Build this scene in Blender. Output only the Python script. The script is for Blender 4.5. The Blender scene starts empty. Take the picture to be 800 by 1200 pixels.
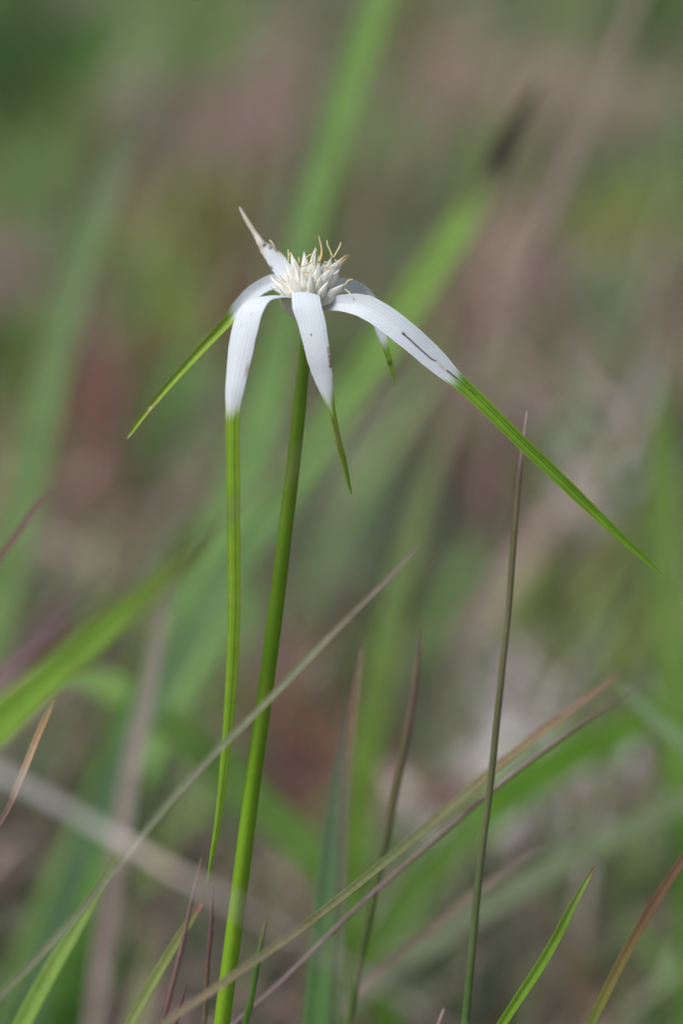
import bpy, math, random
import numpy as np
from mathutils import Vector

rng = np.random.default_rng(7)
random.seed(7)
S = bpy.context.scene
COL = S.collection

# ------------------------------------------------------------------ camera
PITCH = math.radians(18.0)
D = 0.533                                   # metres to the plane of focus
FWD = np.array([0, math.cos(PITCH), -math.sin(PITCH)])
UPV = np.array([0, math.sin(PITCH), math.cos(PITCH)])
RGT = np.array([1.0, 0, 0])
CENTRE = np.array([0, 0, 0.26])
CAM = CENTRE - D * FWD
cam_d = bpy.data.cameras.new('camera')
cam = bpy.data.objects.new('camera', cam_d)
COL.objects.link(cam)
cam.location = CAM
cam.rotation_euler = (math.pi / 2 - PITCH, 0, 0)
cam_d.sensor_fit = 'VERTICAL'
cam_d.sensor_height = 36
cam_d.sensor_width = 24
cam_d.lens = 100
cam_d.clip_start = 0.02
cam_d.clip_end = 500
cam_d.dof.use_dof = True
cam_d.dof.focus_distance = D - 0.004
cam_d.dof.aperture_fstop = 6.0
S.camera = cam

# ------------------------------------------------------------------ light (bright overcast)
SUN_EL, SUN_AZ = 58.0, -62.0                # azimuth from +Y towards +X (negative = left)
w = bpy.data.worlds.new('World'); S.world = w
w.use_nodes = True
nt = w.node_tree; nt.nodes.clear()
sky = nt.nodes.new('ShaderNodeTexSky'); sky.sky_type = 'NISHITA'; sky.sun_disc = False
sky.sun_elevation = math.radians(SUN_EL); sky.sun_rotation = math.radians(SUN_AZ)
sky.dust_density = 4.0; sky.air_density = 1.0
hs = nt.nodes.new('ShaderNodeHueSaturation'); hs.inputs['Saturation'].default_value = 0.66
bg = nt.nodes.new('ShaderNodeBackground'); bg.inputs['Strength'].default_value = 0.10
wo = nt.nodes.new('ShaderNodeOutputWorld')
nt.links.new(sky.outputs[0], hs.inputs['Color']); nt.links.new(hs.outputs[0], bg.inputs[0]); nt.links.new(bg.outputs[0], wo.inputs[0])
sd = bpy.data.lights.new('sun', 'SUN'); sd.energy = 1.5; sd.angle = math.radians(24); sd.color = (1, 0.988, 0.972)
sun = bpy.data.objects.new('sun', sd); COL.objects.link(sun)
sdir = Vector((math.sin(math.radians(SUN_AZ)) * math.cos(math.radians(SUN_EL)),
               math.cos(math.radians(SUN_AZ)) * math.cos(math.radians(SUN_EL)) * 0 - 0.25, math.sin(math.radians(SUN_EL))))
sun.rotation_euler = sdir.to_track_quat('Z', 'Y').to_euler()
sky.sun_rotation = math.atan2(sdir.x, sdir.y)
S.view_settings.view_transform = 'Standard'
S.view_settings.look = 'None'
S.view_settings.gamma = 1.0
S.view_settings.exposure = 0.40
S.render.engine = 'CYCLES'
S.cycles.use_denoising = True
S.cycles.max_bounces = 8
S.cycles.transmission_bounces = 4

# ------------------------------------------------------------------ helpers
K = 0.36 / 1200.0
def P(px, py, z=0.0):
    """photo pixel (800x1200) + millimetres in front of the focus plane -> point"""
    d = D - z / 1000.0
    return CAM + d * (FWD + RGT * ((px - 400) * K) + UPV * ((600 - py) * K))
def mpp(z):                                  # metres per photo pixel at that depth
    return (D - z / 1000.0) * K
def project(xyz):
    v = xyz - CAM
    d = v @ FWD
    return 400 + (v @ RGT) / d / K, 600 - (v @ UPV) / d / K, d

def catmull(pts, n):
    """pts (m,k) -> n samples evenly spaced along the arc of the first three columns"""
    p = np.asarray(pts, float)
    if len(p) == 2:
        return p[0] + (p[1] - p[0]) * np.linspace(0, 1, n)[:, None]
    q = np.vstack([2 * p[0] - p[1], p, 2 * p[-1] - p[-2]])
    out = []
    for i in range(1, len(q) - 2):
        t = np.linspace(0, 1, 24, endpoint=False)[:, None]
        a, b, c, d = q[i - 1], q[i], q[i + 1], q[i + 2]
        out.append(0.5 * (2 * b + (c - a) * t + (2 * a - 5 * b + 4 * c - d) * t ** 2 + (3 * b - a - 3 * c + d) * t ** 3))
    out = np.vstack(out + [p[-1:]])
    s = np.r_[0, np.cumsum(np.linalg.norm(np.diff(out[:, :3], axis=0), axis=1))]
    tt = np.linspace(0, s[-1], n)
    return np.stack([np.interp(tt, s, out[:, k]) for k in range(out.shape[1])], 1)

def nrm(v):
    return v / np.maximum(np.linalg.norm(v, axis=-1, keepdims=True), 1e-12)

def new_mesh(name, verts, faces, cols=None, mat=None, parent=None, smooth=True):
    me = bpy.data.meshes.new(name)
    me.from_pydata([tuple(v) for v in verts], [], faces)
    if cols is not None:
        at = me.color_attributes.new('Col', 'FLOAT_COLOR', 'POINT')
        c = np.ones((len(verts), 4), np.float32); c[:, :3] = cols
        at.data.foreach_set('color', c.ravel())
    if smooth:
        me.polygons.foreach_set('use_smooth', [True] * len(me.polygons))
    if mat: me.materials.append(mat)
    o = bpy.data.objects.new(name, me); COL.objects.link(o)
    if parent is not None:
        o.parent = parent
        o.matrix_parent_inverse = parent.matrix_world.inverted() if parent.type != 'EMPTY' else __import__('mathutils').Matrix.Translation(parent.location).inverted()
    return o

def tag(o, label=None, cat=None, group=None, kind=None):
    if label: o['label'] = label
    if cat: o['category'] = cat
    if group: o['group'] = group
    if kind: o['kind'] = kind
    return o

def frames(c, side=None, roll=None):
    T = nrm(np.gradient(c, axis=0))
    if side is None:
        s = nrm(np.cross(T, CAM - c))
    else:
        sv = np.asarray(side[0]) * RGT + side[1] * UPV - side[2] * FWD
        s = nrm(sv - (T @ sv)[:, None] * T)
    N = nrm(np.cross(s, T))
    if roll is not None:
        r = np.broadcast_to(np.asarray(roll, float), (len(c),))[:, None]
        s, N = s * np.cos(r) + N * np.sin(r), N * np.cos(r) - s * np.sin(r)
    return T, s, N

def leaf(name, c, wid, colf, mat, side=None, roll=None, fold=0.25, thick=0.0003, nu=14, ribs=0, rib_h=0.0,
         edge=None, parent=None, flip=1):
    """a closed leaf blade: centre line c, full widths wid, V/channel fold (height over half width)"""
    n = len(c)
    T, s, N = frames(c, side, roll)
    N = N * flip
    u = np.linspace(-1, 1, nu)
    f = np.broadcast_to(np.asarray(fold, float), (n,))
    wl = wid / 2; wr = wid / 2
    if edge is not None:
        wl = wl * (1 + edge[0]); wr = wr * (1 + edge[1])
    half = np.where(u[None, :] < 0, wl[:, None], wr[:, None])
    prof = f[:, None] * (np.abs(u)[None, :] ** 1.5) * half
    if ribs:
        prof = prof + rib_h * np.cos(np.pi * ribs * u)[None, :] * np.clip(wid / wid.max() * 1.5, 0, 1)[:, None]
    top = c[:, None] + s[:, None] * (u[None, :] * half)[..., None] + N[:, None] * prof[..., None]
    th = thick * np.clip(wid / (thick * 3), 0.25, 1)[:, None] * (1 - 0.75 * np.abs(u)[None, :] ** 4)
    bot = top - N[:, None] * th[..., None]
    V = np.vstack([top.reshape(-1, 3), bot.reshape(-1, 3)])
    m = n * nu
    F = []
    for i in range(n - 1):
        for j in range(nu - 1):
            a = i * nu + j
            F.append((a, a + 1, a + nu + 1, a + nu))
            F.append((m + a, m + a + nu, m + a + nu + 1, m + a + 1))
        a = i * nu
        F.append((a, a + nu, m + a + nu, m + a))
        a = i * nu + nu - 1
        F.append((a, m + a, m + a + nu, a + nu))
    for j in range(nu - 1):
        F.append((j, m + j, m + j + 1, j + 1))
        a = (n - 1) * nu + j
        F.append((a, a + 1, m + a + 1, m + a))
    vv = np.linspace(0, 1, n)
    C = colf(np.broadcast_to(u[None, :], (n, nu)), np.broadcast_to(vv[:, None], (n, nu)))
    C = np.clip(C, 0, 1).reshape(-1, 3)
    return new_mesh(name, V, F, np.vstack([C, C]), mat, parent)

def tube(name, c, rad, colf, mat, nu=10, shape=None, side=None, parent=None):
    n = len(c)
    T, s, N = frames(c, side)
    a = np.linspace(0, 2 * np.pi, nu, endpoint=False)
    r = np.ones(nu) if shape is None else shape(a)
    ring = s[:, None] * (np.cos(a) * r)[None, :, None] + N[:, None] * (np.sin(a) * r)[None, :, None]
    V = (c[:, None] + ring * rad[:, None, None]).reshape(-1, 3)
    F = []
    for i in range(n - 1):
        for j in range(nu):
            k = (j + 1) % nu
            F.append((i * nu + j, i * nu + k, (i + 1) * nu + k, (i + 1) * nu + j))
    F.append(tuple(range(nu))[::-1]); F.append(tuple((n - 1) * nu + j for j in range(nu)))
    vv = np.linspace(0, 1, n)
    C = colf(np.broadcast_to(a[None, :] / np.pi - 1, (n, nu)), np.broadcast_to(vv[:, None], (n, nu)))
    return new_mesh(name, V, F, np.clip(C, 0, 1).reshape(-1, 3), mat, parent)

def ramp(v, stops):
    xs = [a for a, _ in stops]
    return np.stack([np.interp(v, xs, [c[k] for _, c in stops]) for k in range(3)], -1)

def snoise(x, seed, freq):
    """smooth 1-D noise in -1..1"""
    r = np.random.default_rng(seed)
    g = r.uniform(-1, 1, 4096)
    x = np.asarray(x) * freq + 50
    i = np.floor(x).astype(int); t = x - i; t = t * t * (3 - 2 * t)
    return g[i % 4096] * (1 - t) + g[(i + 1) % 4096] * t

# ------------------------------------------------------------------ materials
def leaf_mat(name, rough=0.5, trans=0.25, spec=0.4, noise_scale=900.0, noise_amt=0.18, bump=0.1, tint=(1, 1, 1)):
    m = bpy.data.materials.new(name); m.use_nodes = True
    t = m.node_tree; t.nodes.clear()
    out = t.nodes.new('ShaderNodeOutputMaterial')
    at = t.nodes.new('ShaderNodeAttribute'); at.attribute_name = 'Col'
    tc = t.nodes.new('ShaderNodeTexCoord')
    no = t.nodes.new('ShaderNodeTexNoise'); no.inputs['Scale'].default_value = noise_scale; no.inputs['Detail'].default_value = 4
    t.links.new(tc.outputs['Object'], no.inputs['Vector'])
    mr = t.nodes.new('ShaderNodeMapRange'); mr.inputs[3].default_value = 1 - noise_amt; mr.inputs[4].default_value = 1 + noise_amt
    t.links.new(no.outputs['Fac'], mr.inputs[0])
    mx = t.nodes.new('ShaderNodeVectorMath'); mx.operation = 'SCALE'
    t.links.new(at.outputs['Color'], mx.inputs[0]); t.links.new(mr.outputs[0], mx.inputs['Scale'])
    pb = t.nodes.new('ShaderNodeBsdfPrincipled')
    pb.inputs['Roughness'].default_value = rough
    pb.inputs['Specular IOR Level'].default_value = spec
    t.links.new(mx.outputs[0], pb.inputs['Base Color'])
    bp = t.nodes.new('ShaderNodeBump'); bp.inputs['Strength'].default_value = bump; bp.inputs['Distance'].default_value = 0.0002
    t.links.new(no.outputs['Fac'], bp.inputs['Height']); t.links.new(bp.outputs[0], pb.inputs['Normal'])
    tr = t.nodes.new('ShaderNodeBsdfTranslucent')
    t.links.new(mx.outputs[0], tr.inputs['Color'])
    ms = t.nodes.new('ShaderNodeMixShader'); ms.inputs[0].default_value = trans
    t.links.new(pb.outputs[0], ms.inputs[1]); t.links.new(tr.outputs[0], ms.inputs[2])
    t.links.new(ms.outputs[0], out.inputs[0])
    return m
M_BRACT = leaf_mat('bract_surface', 0.6, 0.22, 0.15, 1200, 0.05, 0.06)
M_SPIKE = leaf_mat('spikelet_scale', 0.55, 0.18, 0.2, 1500, 0.06, 0.05)
M_STEM = leaf_mat('stem_surface', 0.5, 0.04, 0.18, 700, 0.10, 0.05)
M_GRASS = leaf_mat('grass_leaf', 0.55, 0.30, 0.15, 500, 0.22, 0.1)
M_DRY = leaf_mat('dry_leaf', 0.7, 0.15, 0.2, 600, 0.30, 0.2)
M_TURF = leaf_mat('turf', 0.8, 0.25, 0.06, 60, 0.25, 0.0)

def ground_mat():
    m = bpy.data.materials.new('leaf_litter_soil'); m.use_nodes = True
    t = m.node_tree; pb = t.nodes['Principled BSDF']; pb.inputs['Roughness'].default_value = 0.9
    tc = t.nodes.new('ShaderNodeTexCoord')
    n1 = t.nodes.new('ShaderNodeTexNoise'); n1.inputs['Scale'].default_value = 5; n1.inputs['Detail'].default_value = 6
    n2 = t.nodes.new('ShaderNodeTexNoise'); n2.inputs['Scale'].default_value = 120; n2.inputs['Detail'].default_value = 6
    for n in (n1, n2): t.links.new(tc.outputs['Object'], n.inputs['Vector'])
    cr = t.nodes.new('ShaderNodeValToRGB')
    e = cr.color_ramp.elements
    e[0].position = 0.33; e[0].color = (0.10, 0.075, 0.06, 1)
    e[1].position = 0.68; e[1].color = (0.16, 0.17, 0.08, 1)
    x = cr.color_ramp.elements.new(0.5); x.color = (0.17, 0.135, 0.11, 1)
    t.links.new(n1.outputs[0], cr.inputs[0])
    mr = t.nodes.new('ShaderNodeMapRange'); mr.inputs[3].default_value = 0.5; mr.inputs[4].default_value = 1.5
    t.links.new(n2.outputs[0], mr.inputs[0])
    mx = t.nodes.new('ShaderNodeVectorMath'); mx.operation = 'SCALE'
    t.links.new(cr.outputs[0], mx.inputs[0]); t.links.new(mr.outputs[0], mx.inputs['Scale'])
    t.links.new(mx.outputs[0], pb.inputs['Base Color'])
    bp = t.nodes.new('ShaderNodeBump'); bp.inputs['Distance'].default_value = 0.006
    t.links.new(n2.outputs[0], bp.inputs['Height']); t.links.new(bp.outputs[0], pb.inputs['Normal'])
    return m

# ------------------------------------------------------------------ ground
def ground_z(x, y):
    x = np.asarray(x, float); y = np.asarray(y, float)
    near = np.exp(-(x ** 2 + y ** 2) / 60.0)
    return near * (0.006 * np.sin(5 * x + 1) * np.cos(4 * y) + 0.004 * np.sin(13 * x + 9 * y))
gx = np.sign(np.linspace(-1, 1, 121)) * np.abs(np.linspace(-1, 1, 121)) ** 3.2 * 200
X, Y = np.meshgrid(gx, gx, indexing='ij')
gv = np.stack([X, Y, ground_z(X, Y)], -1).reshape(-1, 3)
gf = [(i * 121 + j, (i + 1) * 121 + j, (i + 1) * 121 + j + 1, i * 121 + j + 1) for i in range(120) for j in range(120)]
g = new_mesh('ground', gv, gf, None, ground_mat())
tag(g, 'brown grey soil strewn with leaf litter under the grass', 'ground', kind='structure')

# ------------------------------------------------------------------ turf and litter: far too many blades to count
KINDS = dict(G=(0.045, 0.135, 0.02), L=(0.21, 0.38, 0.125), Y=(0.26, 0.33, 0.075), B=(0.18, 0.125, 0.085), M=(0.38, 0.28, 0.255),
             W=(0.70, 0.63, 0.64), D=(0.02, 0.018, 0.02), T=(0.18, 0.255, 0.155), R=(0.19, 0.085, 0.075), A=(0.14, 0.07, 0.012))
BLOT = [  # px, py, rx, ry, kind, weight
    (25, 60, 60, 60, 'G', 1), (200, 60, 90, 50, 'L', .8), (60, 190, 60, 40, 'L', .6), (310, 110, 60, 60, 'M', .8), (170, 110, 40, 50, 'M', .7),
    (250, 140, 50, 40, 'M', .8), (150, 180, 40, 40, 'B', .8), (250, 230, 50, 40, 'Y', .4), (190, 310, 40, 60, 'Y', .9), (10, 300, 40, 50, 'M', .8),
    (270, 320, 45, 50, 'A', 1.5), (30, 410, 40, 40, 'G', .9), (110, 450, 50, 60, 'R', .6), (200, 480, 40, 50, 'L', .8), (50, 560, 60, 40, 'M', 1),
    (190, 560, 40, 50, 'R', .6), (170, 520, 30, 40, 'G', .6), (480, 60, 50, 50, 'B', .7), (540, 90, 50, 50, 'M', .8), (690, 120, 55, 50, 'M', 1), (690, 125, 40, 40, 'W', .4),
    (780, 30, 60, 40, 'G', 1), (720, 190, 60, 40, 'T', .8), (740, 250, 60, 50, 'Y', .7), (640, 400, 50, 60, 'M', .9), (690, 340, 40, 40, 'T', .6),
    (600, 300, 40, 50, 'M', .8), (775, 330, 30, 40, 'M', .7), (710, 470, 50, 70, 'W', .35), (640, 510, 25, 40, 'D', 1), (570, 560, 40, 50, 'R', .9),
    (690, 540, 30, 50, 'W', .3), (785, 530, 30, 70, 'G', .9), (740, 590, 40, 40, 'Y', .5), (450, 480, 50, 40, 'M', .6), (500, 580, 50, 40, 'T', .8),
    (430, 560, 40, 50, 'T', .8), (640, 590, 40, 40, 'T', .6), (50, 740, 40, 40, 'R', .9), (60, 640, 40, 30, 'T', .6), (15, 690, 20, 60, 'L', .9),
    (100, 600, 40, 40, 'M', 1), (230, 700, 40, 70, 'L', 1), (165, 840, 50, 50, 'G', 1.4), (110, 900, 40, 60, 'G', .9), (190, 920, 50, 60, 'L', .8),
    (290, 760, 30, 40, 'R', .8), (350, 640, 40, 40, 'T', .8), (340, 720, 40, 40, 'M', .8), (390, 780, 40, 40, 'B', .6), (370, 860, 40, 40, 'R', 1),
    (340, 920, 40, 40, 'M', 1), (220, 970, 40, 50, 'G', .6), (210, 1010, 30, 40, 'B', .6), (30, 1000, 40, 40, 'M', .8), (20, 1100, 40, 70, 'G', 1),
    (150, 1150, 50, 60, 'M', .9), (300, 1090, 40, 60, 'T', .7), (350, 1150, 40, 40, 'M', .7), (320, 1000, 30, 40, 'M', .9), (420, 760, 40, 50, 'L', .7),
    (480, 720, 30, 40, 'D', .6), (540, 720, 40, 50, 'T', .9), (520, 800, 40, 50, 'T', .8), (470, 870, 40, 30, 'R', .8), (485, 930, 30, 30, 'R', .9),
    (635, 805, 60, 50, 'W', 3), (572, 895, 50, 45, 'W', 3), (690, 690, 40, 40, 'Y', 1), (695, 745, 40, 30, 'G', 1), (640, 700, 40, 40, 'Y', .5),
    (790, 740, 40, 60, 'L', .8), (600, 940, 50, 40, 'G', 1.2), (560, 1010, 40, 40, 'G', .7), (700, 940, 30, 40, 'B', .8), (760, 1000, 40, 50, 'L', .7),
    (720, 1090, 40, 40, 'G', 1), (670, 1120, 30, 40, 'B', .9), (640, 1180, 60, 30, 'M', .9), (780, 1150, 40, 50, 'L', 1), (500, 1030, 40, 30, 'M', .9),
    (540, 1110, 50, 40, 'T', .8), (440, 960, 40, 40, 'G', 1), (430, 1040, 40, 50, 'L', .9), (500, 1180, 40, 30, 'B', .8), (730, 800, 40, 40, 'B', .5)]
BASE = ['T', 'M', 'T', 'B', 'L', 'M', 'T', 'B']
def kind_mix(x, y, n):
    """colour for blades rooted at x, y: the patches seen in the photograph over an even mottling"""
    pts = np.stack([x, y, np.full(n, 0.02)], 1)
    px, py, d = project(pts)
    cols = np.array([KINDS[k] for k in BASE])
    ph = np.sin(x * 9.1 + 2 * np.sin(y * 4.3)) + np.sin(y * 6.7 + 1.7 * np.sin(x * 5.9)) + rng.normal(0, 0.45, n)
    idx = np.clip(((ph + 3) / 6 * len(BASE)).astype(int), 0, len(BASE) - 1)
    c = cols[idx]
    names = list(KINDS)
    Wt = np.zeros((n, len(names)))
    for bx, by, rx, ry, k, wt in BLOT:
        gq = np.exp(-((px - bx) / (rx * 1.1)) ** 2 - ((py - by) / (ry * 1.1)) ** 2) * wt
        Wt[:, names.index(k)] += gq
    Wt[d < 0.1] = 0
    tot = Wt.sum(1)
    best = np.array([KINDS[k] for k in names])
    pick = best[(Wt * rng.uniform(0.5, 1.0, Wt.shape)).argmax(1)]
    use = rng.uniform(0, 1, n) < np.clip(tot * 2.2, 0, 0.97)
    c = np.where(use[:, None], pick, c)
    cl = 1 + .35 * np.sin(x * 31 + 3 * np.sin(y * 17)) * np.sin(y * 23 + 2 * np.sin(x * 19))
    return c * cl[:, None] * rng.uniform(0.8, 1.5, (n, 1)) * rng.uniform(0.93, 1.07, (n, 3))

def blades(name, x, y, h, width, lean, az, curl, cols, mat):
    n = len(x); seg = 4
    z0 = ground_z(x, y) - 0.004
    tv = np.linspace(0, 1, seg + 1)
    ang = lean[:, None] + curl[:, None] * tv[None, :]           # angle from the vertical
    step = (h / seg)[:, None]
    dz = np.cos(ang) * step; dr = np.sin(ang) * step
    zz = np.cumsum(np.c_[np.zeros(n), dz[:, :-1]], 1); rr = np.cumsum(np.c_[np.zeros(n), dr[:, :-1]], 1)
    zz = np.maximum(zz, 0.002 * tv[None, :] + 0.004)
    zz[:, 0] = 0
    cx = x[:, None] + np.sin(az)[:, None] * rr; cy = y[:, None] + np.cos(az)[:, None] * rr; cz = z0[:, None] + zz
    tw = az + np.pi / 2 + rng.normal(0, 0.6, n)
    hw = (width / 2)[:, None] * np.array([0.8, 1, 0.9, 0.6, 0.05])[None, :]
    sx = np.sin(tw)[:, None] * hw; sy = np.cos(tw)[:, None] * hw
    A = np.stack([cx - sx, cy - sy, cz], -1); B = np.stack([cx + sx, cy + sy, cz + hw * 0.3], -1)
    V = np.stack([A, B], 2).reshape(n, -1, 3)                   # n, 2*(seg+1), 3
    per = 2 * (seg + 1)
    base = np.arange(n)[:, None, None] * per
    q = np.array([[2 * i, 2 * i + 1, 2 * i + 3, 2 * i + 2] for i in range(seg)])
    F = (base + q[None]).reshape(-1, 4)
    me = bpy.data.meshes.new(name)
    me.vertices.add(n * per); me.vertices.foreach_set('co', V.astype(np.float32).ravel())
    me.loops.add(F.size); me.loops.foreach_set('vertex_index', F.astype(np.int32).ravel())
    me.polygons.add(len(F)); me.polygons.foreach_set('loop_start', np.arange(0, F.size, 4, dtype=np.int32))
    me.polygons.foreach_set('loop_total', np.full(len(F), 4, np.int32))
    me.polygons.foreach_set('use_smooth', np.ones(len(F), bool))
    at = me.color_attributes.new('Col', 'FLOAT_COLOR', 'POINT')
    cc = np.ones((n, per, 4), np.float32); cc[:, :, :3] = np.clip(cols, 0, 0.8)[:, None, :]
    at.data.foreach_set('color', cc.ravel())
    me.update(calc_edges=True); me.validate()
    me.materials.append(mat)
    o = bpy.data.objects.new(name, me); COL.objects.link(o)
    return o

def scatter(n, x0, x1, y0, y1):
    return rng.uniform(x0, x1, n), rng.uniform(y0, y1, n)
def scatter_all(nn, nf):
    a, b = scatter(nn, -0.9, 0.9, 0.05, 3.6)
    c, d = scatter(nf, -7, 7, -2.0, 12.0)
    return np.r_[a, c], np.r_[b, d]
def is_green(c): return c[:, 1] > c[:, 0] * 1.15
x, y = scatter_all(52000, 22000)
c = kind_mix(x, y, len(x)); gm = is_green(c)
xg, yg, cg = x[gm], y[gm], c[gm]; n = len(xg)
o = blades('grass', xg, yg, rng.uniform(0.015, 0.05, n), rng.uniform(0.003, 0.007, n), rng.normal(0, 0.5, n),
           rng.uniform(0, 6.28, n), rng.uniform(0.1, 0.9, n), cg, M_TURF)
tag(o, 'short out of focus green grass covering the ground in patches', 'grass', kind='stuff')
xd, yd, cd = x[~gm], y[~gm], c[~gm]; n = len(xd)
o = blades('dry_litter', xd, yd, rng.uniform(0.02, 0.07, n), rng.uniform(0.003, 0.009, n), rng.uniform(0.9, 1.6, n),
           rng.uniform(0, 6.28, n), rng.uniform(-0.3, 0.4, n), cd, M_TURF)
tag(o, 'blurred brown and pinkish grey dead grass littering the ground', 'dry grass', kind='stuff')

n = 2400
yw = 0.16 + 2.2 * rng.uniform(0, 1, n) ** 1.1
xw = rng.uniform(-1, 1, n) * (0.22 + 0.22 * yw)
cw = np.array([(.40, .31, .26), (.58, .50, .45), (.20, .36, .05), (.26, .38, .10), (.20, .13, .09), (.08, .17, .02)])[rng.integers(0, 6, n)] * rng.uniform(.7, 1.3, (n, 1))
cw = np.where(rng.uniform(0, 1, (n, 1)) < .65, kind_mix(xw, yw + .06, n) * 1.1, cw)
hw_ = np.minimum(rng.uniform(0.03, 0.15, n), 0.03 + 0.12 * yw)
o = blades('wispy_grass', xw, yw, hw_, rng.uniform(0.0014, 0.004, n), rng.uniform(0.1, 0.8, n),
           np.where(rng.uniform(0, 1, n) < .75, rng.normal(1.4, .5, n), rng.normal(-1.4, .6, n)), rng.uniform(0.0, 0.7, n), cw, M_TURF)
n = 260
yt = rng.uniform(0.55, 2.6, n); xt = rng.uniform(-1, 1, n) * (0.2 + 0.22 * yt)
ct = np.array([KINDS[k] for k in 'GLYTMBTLRM'])[rng.integers(0, 10, n)] * rng.uniform(.8, 1.2, (n, 1))
o3 = blades('tall_grass', xt, yt, rng.uniform(0.06, 0.24, n), rng.uniform(0.005, 0.012, n), rng.uniform(0.05, 0.55, n),
            np.where(rng.uniform(0, 1, n) < .75, rng.normal(1.5, .4, n), rng.normal(-1.5, .5, n)), rng.uniform(0.0, 0.5, n), ct, M_TURF)
tag(o3, 'tall soft grass far behind the sedge, blurred to slanting streaks', 'grass', kind='stuff')
n = 700
yh = rng.uniform(0.10, 0.75, n); xh = rng.uniform(-1, 1, n) * (0.16 + 0.2 * yh)
ch = np.array([(.62, .54, .48), (.45, .38, .30), (.28, .42, .10), (.08, .07, .05), (.34, .27, .24)])[rng.integers(0, 5, n)]
hh = np.minimum(rng.uniform(0.04, 0.14, n), 0.05 + 0.16 * yh)
o2 = blades('fine_dry_wisps', xh, yh, hh, rng.uniform(0.0007, 0.0018, n), rng.uniform(0.1, 1.0, n),
            np.where(rng.uniform(0, 1, n) < .75, rng.normal(1.5, .4, n), rng.normal(-1.5, .5, n)), rng.uniform(0.0, 0.6, n), ch, M_TURF)
tag(o2, 'hair thin dry grass wisps blurred low behind the sedge stem', 'dry grass', kind='stuff')
tag(o, 'thin wisps of dry and green grass blurred behind the sedge', 'grass', kind='stuff')

# ------------------------------------------------------------------ single blades
def root_down(p, d, turn=0.10, step=0.012):
    """continue from p along d, sagging to the vertical, until it enters the ground"""
    out = []
    p = np.array(p, float); d = nrm(np.array(d, float))
    for _ in range(200):
        d = nrm(d * (1 - turn) + np.array([0, 0, -1.0]) * turn)
        p = p + d * step
        out.append(p.copy())
        if p[2] < ground_z(p[0], p[1]) - 0.006: break
    return out

def grass(name, label, cat, spec, cols, mat=M_GRASS, root=True, fold=0.3, roll=0.0, n=90, nu=9, group=None, thick=0.00035,
          round_=False, turn=0.10, wob=0.0, blunt=0.0, seed=1, stripes=0.08):
    """spec: (px, py, z mm, width px) from the base end to the tip; cols: stops along the drawn part"""
    pts = [np.r_[P(a, b, z), w_ * mpp(z)] for a, b, z, w_ in spec]
    L0 = 0.0
    if root:
        ext = root_down(pts[0][:3], pts[0][:3] - pts[1][:3], turn)
        ext = [np.r_[e, pts[0][3]] for e in ext[::2] + ([ext[-1]] if len(ext) % 2 == 0 else [])][::-1]
        q = np.array([e[:3] for e in ext] + [pts[0][:3]])
        L0 = np.linalg.norm(np.diff(q, axis=0), axis=1).sum()
        pts = ext + pts
    lean_ = np.sign(spec[-1][0] - spec[0][0]) * min(abs(spec[-1][0] - spec[0][0]) / 60.0, 1.0)
    if not roll: roll = 0.35 * lean_ if not round_ else 0.0
    q = catmull(np.array(pts), n if not root else int(n * 1.5))
    c_, w_ = q[:, :3], np.maximum(q[:, 3], 0.00008) / math.cos(roll * .8)
    s = np.r_[0, np.cumsum(np.linalg.norm(np.diff(c_, axis=0), axis=1))]
    if wob:
        T, sd_, N = frames(c_)
        c_ = c_ + sd_ * (snoise(s, seed, 60) * wob)[:, None]
    f0 = L0 / s[-1]
    def colf(u, v):
        k = ramp(np.clip((v - f0) / (1 - f0), 0, 1), cols)
        return k * (1 + stripes * np.cos(u * 17)[..., None] + 0.12 * snoise(v, seed + 3, 40)[..., None])
    if round_:
        o = tube(name, c_, w_ / 2, colf, mat, nu=8)
    else:
        o = leaf(name, c_, w_, colf, mat, roll=roll, fold=fold, nu=nu, thick=thick)
    return tag(o, label, cat, group)

GRN = (0.14, 0.30, 0.045); LGR = (0.20, 0.36, 0.11); DGR = (0.075, 0.18, 0.03); OLV = (0.15, 0.18, 0.075); TEAL = (0.085, 0.19, 0.08)
TAN = (0.42, 0.31, 0.19); MAU = (0.21, 0.15, 0.135); GRY = (0.45, 0.43, 0.39); BRN = (0.15, 0.085, 0.055); PNK = (0.34, 0.25, 0.21); DKB = (0.06, 0.03, 0.03)
YGR = (0.26, 0.33, 0.08); GGY = (0.21, 0.24, 0.15)

# sharp ones, close to the plane of focus
grass('grass_needle', 'thin olive brown needle leaf standing upright, crossed by the longest slanting green bract', 'grass blade',
      [(543, 1215, -9, 9.2), (560, 1040, -9, 8.7), (584, 830, -9, 7.8), (597, 690, -9, 7.4), (607, 570, -9, 6.4), (617, 482, -9, 1.4)],
      [(0, (0.11, 0.22, 0.05)), (.15, (0.15, 0.20, 0.08)), (.5, (0.155, 0.16, 0.08)), (.8, (0.20, 0.19, 0.10)), (.9, (0.26, 0.19, 0.14)), (.97, (0.5, 0.4, 0.36)), (1, (.5, .4, .36))],
      round_=True, n=140, wob=0.00012, seed=5)
grass('grass_shoot', 'narrow bright green grass blade with small brown tip, leaning right beside the upright needle', 'grass blade',
      [(584, 1208, 1, 11), (640, 1122, 2, 12), (675, 1055, 3, 9), (691, 1025, 3, 5), (696, 1016, 3, 2)],
      [(0, (0.17, 0.31, 0.03)), (.6, (0.16, 0.29, 0.035)), (.93, (0.22, 0.32, 0.09)), (.975, (0.26, 0.17, 0.09)), (1, (0.2, 0.12, 0.08))], fold=0.7, n=110, roll=0.3)
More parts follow.
